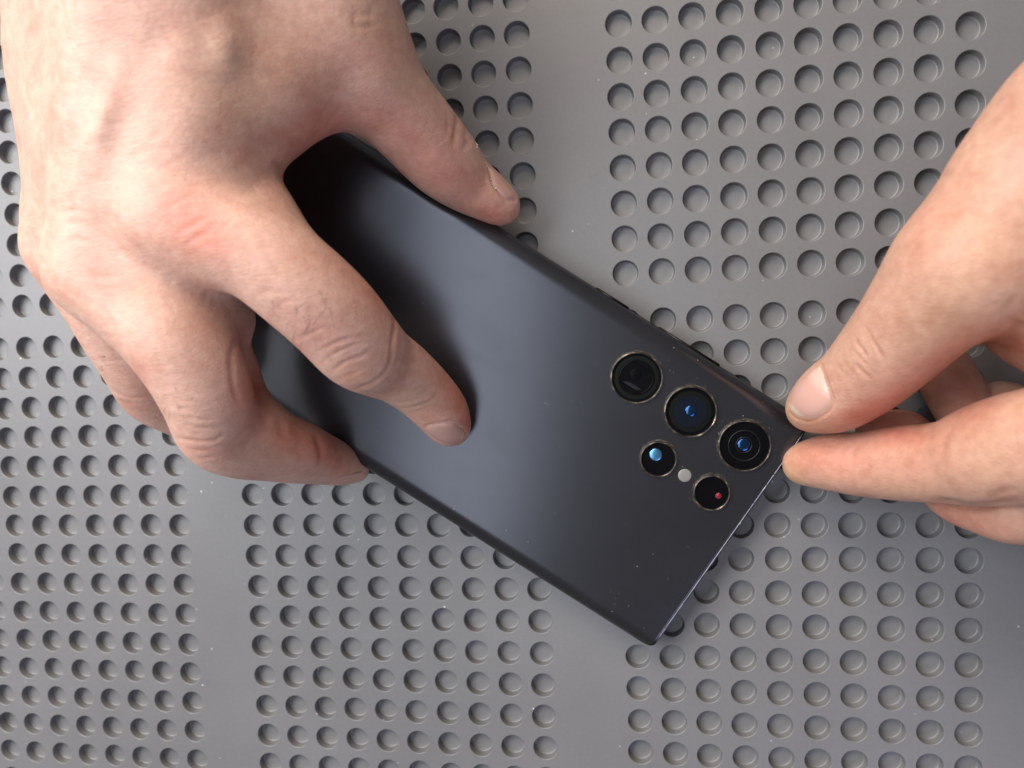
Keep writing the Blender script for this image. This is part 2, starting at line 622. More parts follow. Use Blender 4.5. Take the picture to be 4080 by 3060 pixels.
    lathe('flash', -20.24, 8.95, [(1.82, 4.40), (1.80, 4.50), (1.6, 4.56), (1.0, 4.62), (.3, 4.64)], M['flash'], root, 40)

    # tan dust caught round the rings and pale specks on the back
    vs, fs = [], []

    def speck(u, v, s, w=None):
        b = len(vs)
        w = w if w is not None else 4.45
        a = rng.uniform(0, 6.28)
        st = rng.uniform(.5, 1.6)
        for k in range(4):
            an = a + k * math.pi / 2
            rr = s * (st if k % 2 else 1) * rng.uniform(.7, 1.2)
            vs.append((u + rr * math.cos(an), v + rr * math.sin(an), w - .01))
        vs.append((u, v, w + s * .5))
        for k in range(4):
            fs.append((b + k, b + (k + 1) % 4, b + 4))

    for (lu, lv, lr) in ((u0 + 2 * du, 24.47, 7.05), (u0 + du, 24.47, 7.05), (u0, 24.47, 7.05), (u0 + du, 8.95, 5.0), (u0, 8.95, 5.0)):
        for k in range(210):
            a = rng.gauss(2.2, 1.2)
            d = lr + .03 + abs(rng.gauss(0, .28)) ** 1.4
            speck(lu + d * math.cos(a), lv + d * math.sin(a), rng.uniform(.03, .085))
    o = link_mesh('dust', vs, fs, M['dust'], root, False)
    o['kind'] = 'stuff'
    vs, fs = [], []
    for (cu, cv, n, sp) in ((-62, 5.5, 4, 1.6), (-64, 3, 3, 4), (-16.5, -31, 9, 3.6), (-55, 12, 3, 5), (-14, -12, 3, 6), (-45, -22, 2, 1), (-38, 33, 7, 7), (-28, 31, 7, 7), (-8, 33, 6, 6), (-58, 25, 7, 8), (-20, 16, 8, 16), (-40, 0, 14, 40), (-90, -5, 10, 40), (-6, -20, 6, 8), (-4, 10, 5, 12)):
        for k in range(n):
            speck(cu + rng.gauss(0, sp * .5), cv + rng.gauss(0, sp * .5), rng.uniform(.03, .10))
    o = link_mesh('speck', vs, fs, M['lint'], root, False)
    o['kind'] = 'stuff'
    return root


build_phone()


# ------------------------------------------------------------------ hands: a distance field turned into one skin
def smin(a, b, k):
    h = np.maximum(k - np.abs(a - b), 0) / k
    return np.minimum(a, b) - h * h * k * 0.25


class Field:
    def __init__(self, lo, hi, s):
        self.lo, self.s = np.array(lo, float), s
        self.n = np.ceil((np.array(hi) - self.lo) / s).astype(int) + 1
        self.ax = [(self.lo[i] + s * np.arange(self.n[i])).astype(np.float32) for i in range(3)]

    def empty(self):
        return np.full(self.n, 12.0, np.float32)

    def chain(self, pts, flat=None):
        """distance to a tapering limb through (x, y, z, r) stations, smoothed by a spline"""
        p = np.array(pts, float)
        if len(p) > 2:
            q = []
            e = np.vstack([2 * p[0] - p[1], p, 2 * p[-1] - p[-2]])
            for i in range(1, len(e) - 2):
                for t in np.arange(0, 1, 0.25):
                    q.append(.5 * ((2 * e[i]) + (-e[i - 1] + e[i + 1]) * t + (2 * e[i - 1] - 5 * e[i] + 4 * e[i + 1] - e[i + 2]) * t ** 2
                                   + (-e[i - 1] + 3 * e[i] - 3 * e[i + 1] + e[i + 2]) * t ** 3))
            q.append(p[-1])
            p = np.array(q)
            p[:, 3] = np.maximum(p[:, 3], 1.0)
        D = self.empty()
        if len(p) == 1:
            p = np.vstack([p, p + 1e-3])
        for a, b in zip(p[:-1], p[1:]):
            m = max(a[3], b[3]) + 12
            i0 = np.clip(np.floor((np.minimum(a[:3], b[:3]) - m - self.lo) / self.s).astype(int), 0, self.n)
            i1 = np.clip(np.ceil((np.maximum(a[:3], b[:3]) + m - self.lo) / self.s).astype(int) + 1, 0, self.n)
            if np.any(i1 <= i0):
                continue
            X = self.ax[0][i0[0]:i1[0], None, None] - np.float32(a[0])
            Y = self.ax[1][None, i0[1]:i1[1], None] - np.float32(a[1])
            Z = self.ax[2][None, None, i0[2]:i1[2]] - np.float32(a[2])
            d = (b - a).astype(np.float32)
            L = max(float(d[:3] @ d[:3]), 1e-9)
            t = np.clip((X * d[0] + Y * d[1] + Z * d[2]) / np.float32(L), 0, 1)
            r = np.sqrt((X - t * d[0]) ** 2 + (Y - t * d[1]) ** 2 + (Z - t * d[2]) ** 2) - (np.float32(a[3]) + t * d[3])
            s = (slice(i0[0], i1[0]), slice(i0[1], i1[1]), slice(i0[2], i1[2]))
            D[s] = np.minimum(D[s], r)
        return D

    def surface(self, D):
        """surface nets"""
        s = D < 0
        nx, ny, nz = D.shape
        c = np.zeros((nx - 1, ny - 1, nz - 1), np.int8)
        for dx in (0, 1):
            for dy in (0, 1):
                for dz in (0, 1):
                    c += s[dx:nx - 1 + dx, dy:ny - 1 + dy, dz:nz - 1 + dz]
        act = np.argwhere((c > 0) & (c < 8))
        idx = np.full(c.shape, -1, np.int32)
        idx[act[:, 0], act[:, 1], act[:, 2]] = np.arange(len(act))
        acc = np.zeros((len(act), 3))
        cnt = np.zeros(len(act))
        corners = [(dx, dy, dz) for dx in (0, 1) for dy in (0, 1) for dz in (0, 1)]
        for i, a in enumerate(corners):
            for b in corners[i + 1:]:
                if sum(abs(a[k] - b[k]) for k in range(3)) != 1:
                    continue
                va = D[act[:, 0] + a[0], act[:, 1] + a[1], act[:, 2] + a[2]]
                vb = D[act[:, 0] + b[0], act[:, 1] + b[1], act[:, 2] + b[2]]
                m = (va < 0) != (vb < 0)
                t = (va[m] / (va[m] - vb[m]))[:, None]
                acc[m] += np.array(a) + t * (np.array(b) - np.array(a))
                cnt[m] += 1
        vert = self.lo + self.s * (act + acc / cnt[:, None])
        faces = []
        for ax in range(3):
            o = [k for k in range(3) if k != ax]
            sl0 = [slice(None)] * 3
            sl1 = [slice(None)] * 3
            sl0[ax], sl1[ax] = slice(0, -1), slice(1, None)
            e = np.argwhere(s[tuple(sl0)] != s[tuple(sl1)])
            ok = (e[:, o[0]] > 0) & (e[:, o[1]] > 0) & (e[:, o[0]] < D.shape[o[0]] - 1) & (e[:, o[1]] < D.shape[o[1]] - 1)
            e = e[ok]
            q = []
            for (da, db) in ((-1, -1), (0, -1), (0, 0), (-1, 0)):
                k = e.copy()
                k[:, o[0]] += da
                k[:, o[1]] += db
                q.append(idx[k[:, 0], k[:, 1], k[:, 2]])
            q = np.array(q).T
            inside = s[e[:, 0], e[:, 1], e[:, 2]]
            flip = ~inside if ax != 1 else inside
            q[flip] = q[flip][:, ::-1]
            faces.append(q)
        return vert, np.vstack(faces)


def relax(v, f, it=3, lam=0.5):
    for _ in range(it):
        acc = np.zeros_like(v)
        cnt = np.zeros(len(v))
        for a, b in ((0, 1), (1, 2), (2, 3), (3, 0)):
            for i, j in ((a, b), (b, a)):
                np.add.at(acc, f[:, i], v[f[:, j]])
                np.add.at(cnt, f[:, i], 1)
        v = v + lam * (acc / np.maximum(cnt, 1)[:, None] - v)
    return v


def vnormals(v, f):
    n = np.cross(v[f[:, 2]] - v[f[:, 0]], v[f[:, 3]] - v[f[:, 1]])
    vn = np.zeros_like(v)
    for i in range(4):
        np.add.at(vn, f[:, i], n)
    return vn / np.maximum(np.linalg.norm(vn, axis=1), 1e-12)[:, None]


def seg_dist(px, py, line):
    d = np.full(len(px), 1e9)
    tt = np.zeros(len(px))
    n = len(line) - 1
    for i in range(n):
        ax, ay = line[i]
        bx, by = line[i + 1]
        L = (bx - ax) ** 2 + (by - ay) ** 2
        t = np.clip(((px - ax) * (bx - ax) + (py - ay) * (by - ay)) / L, 0, 1)
        e = np.hypot(px - ax - t * (bx - ax), py - ay - t * (by - ay))
        m = e < d
        d[m] = e[m]
        tt[m] = (i + t[m]) / n
    return d, tt


def spline2(pts, n=6):
    p = np.array(pts, float)
    if len(p) < 3:
        return p
    e = np.vstack([2 * p[0] - p[1], p, 2 * p[-1] - p[-2]])
    q = []
    for i in range(1, len(e) - 2):
        for t in np.arange(n) / n:
            q.append(.5 * ((2 * e[i]) + (-e[i - 1] + e[i + 1]) * t + (2 * e[i - 1] - 5 * e[i] + 4 * e[i + 1] - e[i + 2]) * t ** 2
                           + (-e[i - 1] + 3 * e[i] - 3 * e[i + 1] + e[i + 2]) * t ** 3))
    q.append(p[-1])
    return np.array(q)


SKIN = np.array([0.535, 0.333, 0.262])


def make_hand(label, palm, fingers, webs, lines, tones, nails, hairs, step, flakes=(), k_palm=14.0, k_root=7.0, k_web=8.0, sharp={}, base=SKIN):
    C = lambda ch: [(*P(x, y, z), r) for x, y, z, r in ch]
    palm = [C(c) for c in palm]
    fingers = [C(c) for c in fingers]
    webs = [C(c) for c in webs]
    allp = np.array([s for c in palm + fingers + webs for s in c])
    lo = (allp[:, :3] - allp[:, 3:4]).min(0) - 4
    hi = (allp[:, :3] + allp[:, 3:4]).max(0) + 4
    F = Field(lo, hi, step)
    D = None
    for c in palm:
        d = F.chain(c)
        D = d if D is None else smin(D, d, k_palm)
    G = None
    for c in fingers:
        d = F.chain(c)
        G = d if G is None else smin(G, d, 1.3)
    D = smin(D, G, k_root)
    for i, c in enumerate(webs):
        D = smin(D, F.chain(c), sharp.get(i, k_web))
    v, f = F.surface(D)
    v = relax(v, f, 5, 0.5)
    # one round of subdivision, so that creases can be cut into the skin
    me = bpy.data.meshes.new('tmp')
    me.from_pydata(v.tolist(), [], f.tolist())
    ob = bpy.data.objects.new('tmp', me)
    COL.objects.link(ob)
    md = ob.modifiers.new('s', 'SUBSURF')
    md.levels = md.render_levels = 1
    dg = bpy.context.evaluated_depsgraph_get()
    me2 = bpy.data.meshes.new_from_object(ob.evaluated_get(dg))
    bpy.data.objects.remove(ob)
    bpy.data.meshes.remove(me)
    nv = len(me2.vertices)
    v = np.empty(nv * 3)
    me2.vertices.foreach_get('co', v)
    v = v.reshape(-1, 3)
    f = np.empty(len(me2.loops), np.int32)
    me2.loops.foreach_get('vertex_index', f)
    f = f.reshape(-1, 4)
    bpy.data.meshes.remove(me2)
    n = vnormals(v, f)
    # wind the faces outward
    cen = F.lo + F.s * F.n / 2
    if np.mean(np.sum(n * (v - v.mean(0)), 1)) < 0:
        f = f[:, ::-1].copy()
        n = -n
    bvh = BVHTree.FromPolygons([Vector(p) for p in v], f.tolist())
    px, py, dep = project(v)
    view = CAM - v
    view /= np.linalg.norm(view, axis=1)[:, None]
    face = np.clip((np.sum(n * view, 1) + 0.05) / 0.3, 0, 1)
    # the first surface met from above only
    mm = FPX / dep
    zmin = {}
    disp = np.zeros(nv)
    tint = np.tile(base, (nv, 1))
    for (pts, width, depth, soft) in lines:
        ln = spline2(pts)
        bx0, by0 = ln.min(0) - 90
        bx1, by1 = ln.max(0) + 90
        sel = np.where((px > bx0) & (px < bx1) & (py > by0) & (py < by1) & (face > 0))[0]
        if not len(sel):
            continue
        d, t = seg_dist(px[sel], py[sel], ln)
        d = d / mm[sel]
        fade = np.clip(np.minimum(t, 1 - t) / max(soft, 1e-3), 0, 1) if soft else 1.0
        g = np.exp(-(d / width) ** 2)
        if width < .8:
            g = .45 * (g - 0.22 * np.exp(-((d - 2.0 * width) / (1.1 * width)) ** 2))
        disp[sel] -= depth * g * fade * face[sel]
        if depth > 0 and width < 1.2:
            tg = np.exp(-(d / (width * 1.1)) ** 2) * fade * face[sel] * min(1, depth * 1.1)
            tint[sel] *= 1 - tg[:, None] * np.array([.10, .20, .22])
    for (x, y, rx, ry, ang, col, s) in tones:
        a = math.radians(ang)
        dx, dy = px - x, py - y
        e = ((dx * math.cos(a) + dy * math.sin(a)) / rx) ** 2 + ((-dx * math.sin(a) + dy * math.cos(a)) / ry) ** 2
        g = (np.exp(-e) * s)[:, None]
        tint = tint * (1 - g) + tint * np.array(col) * g
    v = v + n * disp[:, None]
    me = bpy.data.meshes.new('hand')
    me.vertices.add(nv)
    me.vertices.foreach_set('co', (v * MM).ravel())
    me.loops.add(f.size)
    me.loops.foreach_set('vertex_index', f.ravel().astype(np.int32))
    me.polygons.add(len(f))
    me.polygons.foreach_set('loop_start', np.arange(0, f.size, 4, dtype=np.int32))
    me.update(calc_edges=True)
    me.polygons.foreach_set('use_smooth', np.ones(len(f), bool))
    at = me.color_attributes.new('skin_tint', 'FLOAT_COLOR', 'POINT')
    at.data.foreach_set('color', np.hstack([tint, np.ones((nv, 1))]).astype(np.float32).ravel())
    me.materials.append(M['skin'])
    me.update()
    hand = bpy.data.objects.new('hand', me)
    COL.objects.link(hand)
    tag(hand, label, 'hand')

    def hit(x, y):
        d = ray(x, y)
        d = d / np.linalg.norm(d)
        loc, nr, _, _ = bvh.ray_cast(Vector(CAM), Vector(d))
        return (None, None) if loc is None else (np.array(loc), np.array(nr))

    for nail in nails:
        poly = spline2(nail['outline'] + nail['outline'][:1], 6)[:-1]
        c = np.array(nail.get('centre', poly.mean(0)))
        rings, m = 12, len(poly)
        pts, tin, ok = [], [], []
        root = np.array(nail['root'])
        tip = np.array(nail['tip'])
        ax = tip - root
        L = ax @ ax
        for i in range(rings + 1):
            s = i / rings
            for k in range(m if i else 1):
                q = c + (poly[k] - c) * s
                loc, nr = hit(*q)
                if loc is None:
                    pts.append(None)
                    tin.append(None)
                    continue
                h = nail.get('h', .38) * (1 - s ** 6) - .10 * s ** 8
                pts.append((loc, nr, h))
                t = ((q - root) @ ax) / L
                pink = np.array([.52, .305, .25])
                lun = np.array([.57, .39, .325])
                free = np.array([.60, .48, .36])
                sd = np.cross(ax, q - root) / L
                a = np.clip((nail['lunula'] - t - .5 * (sd - .02) ** 2) / .16, 0, 1) if nail.get('lunula') else 0
                b = np.clip((t - nail['free']) / .04, 0, 1)
                col = pink * (1 - a) + lun * a
                col = col * (1 - b) + free * b
                tin.append(col)
        # smooth the normals over the plate
        nmean = np.mean([p[1] for p in pts if p], 0)
        nmean /= np.linalg.norm(nmean)
        vv, remap, tt = [], {}, []
        for i, p in enumerate(pts):
            if p:
                remap[i] = len(vv)
                nn = p[1] * .5 + nmean * .5
                vv.append(p[0] + nn / np.linalg.norm(nn) * p[2])
                tt.append(tin[i])
        ff = []
        for k in range(m):
            k2 = (k + 1) % m
            ff.append((0, 1 + k, 1 + k2))
            for i in range(1, rings):
                a, b = 1 + (i - 1) * m, 1 + i * m
                ff.append((a + k, b + k, b + k2, a + k2))
        ff = [[remap[i] for i in q] for q in ff if all(i in remap for i in q)]
        # orient toward the outside
        A = np.array(vv)
        q = ff[0]
        nn = np.cross(A[q[1]] - A[q[0]], A[q[2]] - A[q[0]])
        if nn @ nmean < 0:
            ff = [q[::-1] for q in ff]
        # a rim that dips into the skin gives the plate its thickness
        nob = link_mesh('fingernail', vv, ff, M['nail'], hand)
        ca = nob.data.color_attributes.new('nail_tint', 'FLOAT_COLOR', 'POINT')
        ca.data.foreach_set('color', np.hstack([np.array(tt), np.ones((len(tt), 1))]).astype(np.float32).ravel())
    # short hairs
    vs, fs = [], []
    for (x, y, dx, dy, lift, th) in hairs:
        loc, nr = hit(x, y)
        if loc is None:
            continue
        px0 = loc
        l2, _ = hit(x + dx, y + dy)
        e = (l2 if l2 is not None else P(x + dx, y + dy, loc[2])) - loc
        prev = None
        for i in range(5):
            t = i / 4
            ctr = px0 + e * t + nr * (lift * math.sin(t * 2.2)) + np.array([0, 0, 0])
            r = th * (1 - .8 * t)
            s1 = np.cross(e, nr)
            s1 /= max(np.linalg.norm(s1), 1e-9)
            b = len(vs)
            for a in range(3):
                w = a * 2.0944
                vs.append(ctr + r * (math.cos(w) * s1 + math.sin(w) * nr))
            if prev is not None:
                for a in range(3):
                    a2 = (a + 1) % 3
                    fs.append((prev + a, prev + a2, b + a2, b + a))
            prev = b
    if vs:
        ho = link_mesh('hair', vs, fs, M['hair'], hand)
        ho['kind'] = 'stuff'
    vs, fs = [], []
    for (ln, count, size) in flakes:
        ln = spline2(ln)
        for k in range(count):
            q = ln[rng.randrange(len(ln))]
            loc, nr = hit(q[0] + rng.gauss(0, 2.5), q[1] + rng.gauss(0, 2.5))
            if loc is None:
                continue
            t1 = np.cross(nr, [rng.gauss(0, 1), rng.gauss(0, 1), rng.gauss(0, 1)])
            t1 /= np.linalg.norm(t1)
            t2 = np.cross(nr, t1)
            b = len(vs)
            sz = size * rng.uniform(.5, 1.3)
            vs += [loc + t1 * sz + nr * .03, loc + t2 * sz * .5 + nr * .03, loc - t1 * sz + nr * .03, loc - t2 * sz * .5 + nr * .03, loc + nr * (.1 + sz * .5)]
            fs += [(b, b + 1, b + 4), (b + 1, b + 2, b + 4), (b + 2, b + 3, b + 4), (b + 3, b, b + 4)]
    if vs:
        fo = link_mesh('dry_skin', vs, fs, M['flake'], hand, False)
        fo['kind'] = 'stuff'
    return hand


RED = (1.05, .75, .73)
DEEP = (.99, .62, .54)
PALE = (1.05, 1.09, 1.11)
YEL = (1.02, 1.06, .92)
GREY = (.90, .97, 1.03)

# --- hand that holds the phone down: index on its back, thumb and middle finger at its sides
h1_palm = [
    [(720, 860, 66, 11.0), (770, 400, 70, 10.5), (790, 0, 72, 11), (740, -500, 76, 13), (690, -950, 80, 15)],
    [(410, 1050, 64, 10.0), (430, 600, 69, 10), (470, 200, 72, 11), (560, -400, 78, 13), (610, -950, 82, 16)],
    [(300, 960, 52, 9.2), (305, 600, 58, 9.0), (320, 200, 62, 10.0), (430, -400, 70, 12), (540, -950, 78, 15)],
    [(275, 860, 40, 8.2), (262, 600, 46, 8.2), (225, 200, 52, 9.4), (330, -400, 62, 12), (480, -950, 74, 14)],
    [(560, 500, 50, 15), (640, 0, 54, 16), (640, -500, 64, 15), (620, -950, 76, 17), (600, -1500, 84, 23), (520, -2100, 92, 27)],
]
h1_fingers = [
    # index
    [(745, 880, 67, 10.6), (900, 950, 67, 10.2), (1040, 1015, 66, 10.0), (1195, 1135, 63, 10.2), (1330, 1260, 58, 10.2), (1430, 1375, 52, 9.9), (1510, 1435, 45, 8.7), (1590, 1480, 40, 7.9),
     (1680, 1552, 33, 7.3), (1752, 1630, 27, 6.9), (1785, 1685, 22.5, 5.9), (1800, 1703, 21.3, 4.9)],
    # middle
    [(420, 1070, 64, 10.4), (560, 1200, 65, 10.6), (680, 1320, 65, 10.8), (770, 1450, 63, 10.4), (830, 1590, 60, 9.6), (868, 1712, 55, 8.9), (955, 1760, 49, 8.6), (1070, 1775, 41, 8.7),
     (1165, 1795, 34, 8.3), (1260, 1822, 25, 7.1), (1345, 1848, 17, 5.9), (1392, 1862, 13, 4.6), (1412, 1864, 12, 4.2)],
    # ring
    [(305, 985, 52, 9.2), (385, 1140, 52, 9.2), (470, 1290, 50, 9.2), (555, 1440, 45, 8.8), (612, 1560, 38, 8.0), (720, 1625, 30, 7.6), (860, 1690, 20, 7.2), (1000, 1730, 12, 6.6), (1080, 1750, 8.5, 5.8)],
    # little, curled out of sight under the ring finger
    [(285, 890, 40, 8.0), (370, 1090, 36, 7.6), (480, 1290, 29, 7.4), (590, 1440, 20, 6.8), (700, 1520, 12, 6.2), (790, 1560, 8, 5.4)],
    # thumb
    [(1330, -60, 56, 12.2), (1395, 100, 52, 11.6), (1488, 310, 45, 11.0), (1570, 420, 40, 10.2), (1660, 520, 34, 9.8), (1762, 635, 27, 9.3), (1850, 722, 21, 7.6), (1930, 775, 17.5, 6.5), (1985, 812, 15, 5.5), (2003, 824, 14.4, 4.6)],
]
h1_webs = [
    [(700, -300, 66, 13), (1000, -100, 60, 13), (1250, 40, 54, 12)],
    [(900, 500, 62, 11), (1040, 420, 57, 11), (1200, 330, 52, 11), (1380, 250, 49, 10)],
    [(890, 700, 62, 10), (965, 775, 60, 8.2), (1060, 852, 60, 6.6), (1118, 975, 60, 6.2)],
    [(980, 600, 60, 8), (1075, 525, 54, 7.2), (1160, 470, 49, 5.8), (1250, 362, 46, 5.2), (1383, 298, 44, 6.2)],
    [(820, 150, 64, 12), (960, 250, 61, 12), (1080, 300, 58, 12)],
    [(690, 1110, 61, 9), (810, 1180, 58, 7), (890, 1232, 54, 5.2), (935, 1268, 50, 4.2)],
    [(880, 200, 62, 13), (1100, 120, 57, 13), (1280, 60, 54, 12)],
    # flesh of the first phalanx of the middle finger, seen past the crease
    [(890, 1390, 46, 5), (942, 1470, 42, 4.9), (972, 1570, 41, 4.8), (985, 1680, 45, 6.2)],
]
h1_lines = [
    # index, middle joint
    ([(1400, 1552), (1470, 1532), (1530, 1488), (1556, 1434), (1562, 1362), (1573, 1289), (1561, 1235)], .45, .50, .1),
    ([(1310, 1480), (1345, 1462), (1386, 1436), (1446, 1416), (1490, 1380)], .45, .34, .3),
    ([(1235, 1418), (1300, 1385), (1350, 1360), (1422, 1344), (1500, 1330)], .45, .26, .4),
    ([(1275, 1446), (1330, 1412), (1400, 1378), (1470, 1362)], .40, .26, .4),
    ([(1160, 1362), (1230, 1330), (1330, 1300)], .5, .16, .4),
    ([(1540, 1500), (1580, 1440), (1600, 1370)], .4, .15, .4),
    ([(1330, 1515), (1400, 1490), (1450, 1470)], .4, .18, .4),
    ([(1490, 1555), (1560, 1500), (1600, 1450)], .4, .14, .4),
    # index, end joint
    ([(1545, 1615), (1600, 1628), (1651, 1621), (1723, 1591), (1760, 1520)], .4, .28, .3),
    ([(1570, 1600), (1640, 1596), (1700, 1570)], .35, .18, .4),
    ([(1590, 1640), (1660, 1640), (1740, 1600)], .35, .16, .4),
    ([(1680, 1704), (1723, 1688), (1796, 1678), (1828, 1692), (1852, 1714), (1860, 1744)], .30, .30, .1),
    # index base and knuckle
    ([(1000, 1180), (1080, 1160), (1160, 1175)], .6, .16, .4),
    ([(1080, 1240), (1150, 1200), (1210, 1200)], .5, .14, .4),
    ([(690, 930), (760, 900), (850, 850)], .7, .30, .4),
    ([(720, 985), (800, 940), (880, 890)], .7, .24, .4),
    ([(560, 790), (640, 740), (700, 720)], .7, .16, .4),
    ([(640, 840), (720, 800), (790, 770)], .6, .18, .4),
    ([(600, 690), (700, 640), (780, 590)], .7, .13, .4),
    ([(820, 980), (900, 900), (960, 850)], .5, .14, .4),
    ([(500, 650), (560, 610), (640, 560)], .7, .12, .4),
    ([(560, 570), (650, 520), (720, 450)], .7, .10, .4),
    # first web
    ([(1148, 676), (1120, 655), (1080, 645)], .8, .35, .3),
    ([(1240, 560), (1290, 470), (1330, 400), (1300, 330)], 1.2, .12, .4),
    ([(1290, 505), (1340, 450), (1370, 400)], .7, .25, .4),
    # middle, knuckle arcs
    ([(235, 985), (290, 955), (350, 962), (400, 1000)], .6, .30, .3),
    ([(225, 900), (290, 885), (370, 900)], .6, .22, .4),
    ([(230, 850), (300, 840), (380, 860)], .6, .18, .4),
    ([(340, 1080), (400, 1105), (480, 1110)], .8, .26, .4),
    ([(345, 1130), (420, 1150), (520, 1150)], .7, .18, .4),
    ([(360, 1165), (440, 1180), (520, 1175)], .6, .14, .4),
    # middle, middle joint
    ([(690, 1743), (779, 1757), (851, 1754), (905, 1722)], .42, .36, .2),
    ([(770, 1830), (839, 1822), (885, 1818)], .40, .24, .4),
    ([(690, 1680), (803, 1704), (911, 1703)], .42, .24, .4),
    ([(680, 1650), (800, 1672), (900, 1668)], .40, .18, .4),
    ([(650, 1570), (740, 1600), (780, 1590)], .40, .15, .4),
    ([(640, 1600), (720, 1630), (770, 1610)], .40, .15, .4),
    ([(560, 1440), (640, 1455), (720, 1440)], .5, .12, .4),
    ([(720, 1790), (800, 1795), (890, 1785)], .40, .16, .4),
    ([(954, 1335), (925, 1400), (922, 1470), (935, 1560), (960, 1620)], .7, .5, .2),
    ([(1245, 1716), (1270, 1760), (1280, 1800), (1278, 1850)], 1.0, .55, .3),
    ([(1110, 1640), (1125, 1700), (1120, 1760)], 1.3, .35, .4),
    # ring
    ([(420, 1540), (500, 1580), (590, 1590)], .45, .30, .3),
    ([(430, 1575), (510, 1605), (600, 1612)], .45, .2, .4),
    ([(360, 1420), (450, 1440), (520, 1430)], .5, .14, .4),
    ([(330, 1310), (430, 1340), (480, 1330)], .5, .12, .4),
    # thumb
    ([(1812, 425), (1820, 480), (1812, 540), (1800, 590)], .6, .5, .3),
    ([(1850, 510), (1858, 560), (1840, 610)], .6, .45, .3),
    ([(1775, 430), (1785, 500), (1775, 570)], .5, .2, .4),
    ([(1870, 550), (1865, 600)], .5, .3, .4),
    ([(1939, 651), (1953, 693), (1963, 735), (1990, 772), (2017, 797), (2047, 800), (2062, 792)], .35, .40, .1),
    ([(1370, 40), (1440, 60), (1500, 50)], .6, .22, .4),
    ([(1390, 90), (1440, 110), (1530, 95)], .6, .22, .4),
    ([(1420, 20), (1410, 80), (1425, 150)], .6, .18, .4),
    ([(1480, 20), (1475, 80), (1490, 140)], .6, .18, .4),
    ([(1530, 40), (1560, 70), (1590, 75)], .6, .25, .4),
    # tendons and veins stand proud
    ([(500, 150), (440, 400), (390, 560), (405, 720)], 3.0, -1.2, .4),
    ([(850, 60), (900, 200), (910, 330)], 3.0, -.9, .4),
    ([(120, 580), (200, 620), (270, 680)], 2.4, .3, .4),
    ([(700, 60), (620, 180), (600, 300)], 3.0, .4, .4),
    ([(140, 560), (150, 700), (150, 820)], 2.2, -.4, .4),
]
h1_tones = [
    (740, 860, 180, 120, 25, RED, .95), (820, 940, 110, 60, 20, DEEP, .50), (390, 1070, 120, 70, 15, RED, .9), (440, 1150, 120, 50, 5, DEEP, .38),
    (1230, 650, 120, 120, 0, DEEP, .6), (1290, 540, 120, 60, -30, DEEP, .5), (1330, 470, 140, 70, 0, RED, .4),
    (650, 640, 260, 120, -30, PALE, .25), (200, 500, 160, 300, 0, PALE, .18), (400, 560, 60, 120, 10, PALE, .5),
    (1000, 300, 260, 220, 0, YEL, .5), (900, 150, 80, 150, 0, PALE, .3), (1250, 250, 200, 160, 0, RED, .25),
    (1520, 1180, 60, 130, -35, DEEP, .55), (1420, 1060, 80, 110, -40, DEEP, .35), (1250, 1350, 150, 100, 30, (1.0, .90, .92), .6),
    (1430, 1490, 70, 45, -20, (1.06, .92, .84), .6), (1380, 1400, 90, 40, -20, GREY, .5),
    (1820, 1560, 60, 120, -30, DEEP, .75), (1860, 1670, 40, 80, 0, DEEP, .6), (1640, 1590, 90, 60, 20, YEL, .5), (1720, 1660, 60, 40, 0, RED, .5),
    (820, 1500, 130, 180, -20, (.98, .98, 1.05), .4), (780, 1790, 90, 55, 10, RED, .35), (560, 1500, 70, 100, -20, RED, .3),
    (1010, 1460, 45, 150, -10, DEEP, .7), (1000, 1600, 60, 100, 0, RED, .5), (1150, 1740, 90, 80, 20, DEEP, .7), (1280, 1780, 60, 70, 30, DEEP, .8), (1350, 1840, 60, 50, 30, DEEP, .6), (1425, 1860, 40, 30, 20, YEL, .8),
    (1560, 520, 140, 110, 40, RED, .45), (1700, 620, 120, 100, 40, RED, .5), (1950, 850, 90, 50, 10, DEEP, .8), (1890, 720, 80, 60, 40, DEEP, .4), (1760, 720, 100, 50, 35, RED, .45),
    (1450, 100, 120, 90, 0, YEL, .5), (1600, 300, 70, 120, -25, YEL, .5), (1500, 200, 120, 90, 0, RED, .2),
    (530, 1630, 60, 45, 30, RED, .4), (420, 1330, 60, 130, -25, PALE, .2),
]
h1_nails = [
    dict(outline=[(1685, 1706), (1723, 1691), (1796, 1683), (1824, 1697), (1846, 1716), (1851, 1740), (1836, 1758), (1806, 1771), (1766, 1764), (1723, 1743)],
         root=(1690, 1700), tip=(1850, 1735), free=.93, h=.30),
    dict(outline=[(1945, 660), (1956, 695), (1966, 735), (1994, 770), (2020, 793), (2046, 795), (2056, 784), (2032, 752), (2003, 720), (1975, 688)],
         root=(1950, 670), tip=(2055, 792), free=.93, lunula=.22, h=.30),
    dict(outline=[(1340, 1906), (1374, 1894), (1418, 1882), (1440, 1878), (1444, 1882), (1420, 1895), (1386, 1905)],
         root=(1340, 1905), tip=(1445, 1878), free=.9, h=.25),
]
h1_flakes = [([(1936, 648), (1952, 690), (1962, 733), (1975, 752)], 46, .16), ([(1800, 1679), (1832, 1693), (1856, 1722), (1858, 1745)], 40, .12),
             ([(1898, 570), (1904, 590), (1910, 610)], 10, .30), ([(1720, 1690), (1790, 1679)], 12, .09)]
hr = random.Random(3)
h1_hairs = []
for k in range(26):
    x, y = 1245 + hr.gauss(0, 85), 1262 + hr.gauss(0, 62)
    a = math.radians(hr.gauss(105, 24))
    l = hr.uniform(40, 90)
    h1_hairs.append((x, y, l * math.cos(a), l * math.sin(a), hr.uniform(.2, .6), hr.uniform(.022, .032)))
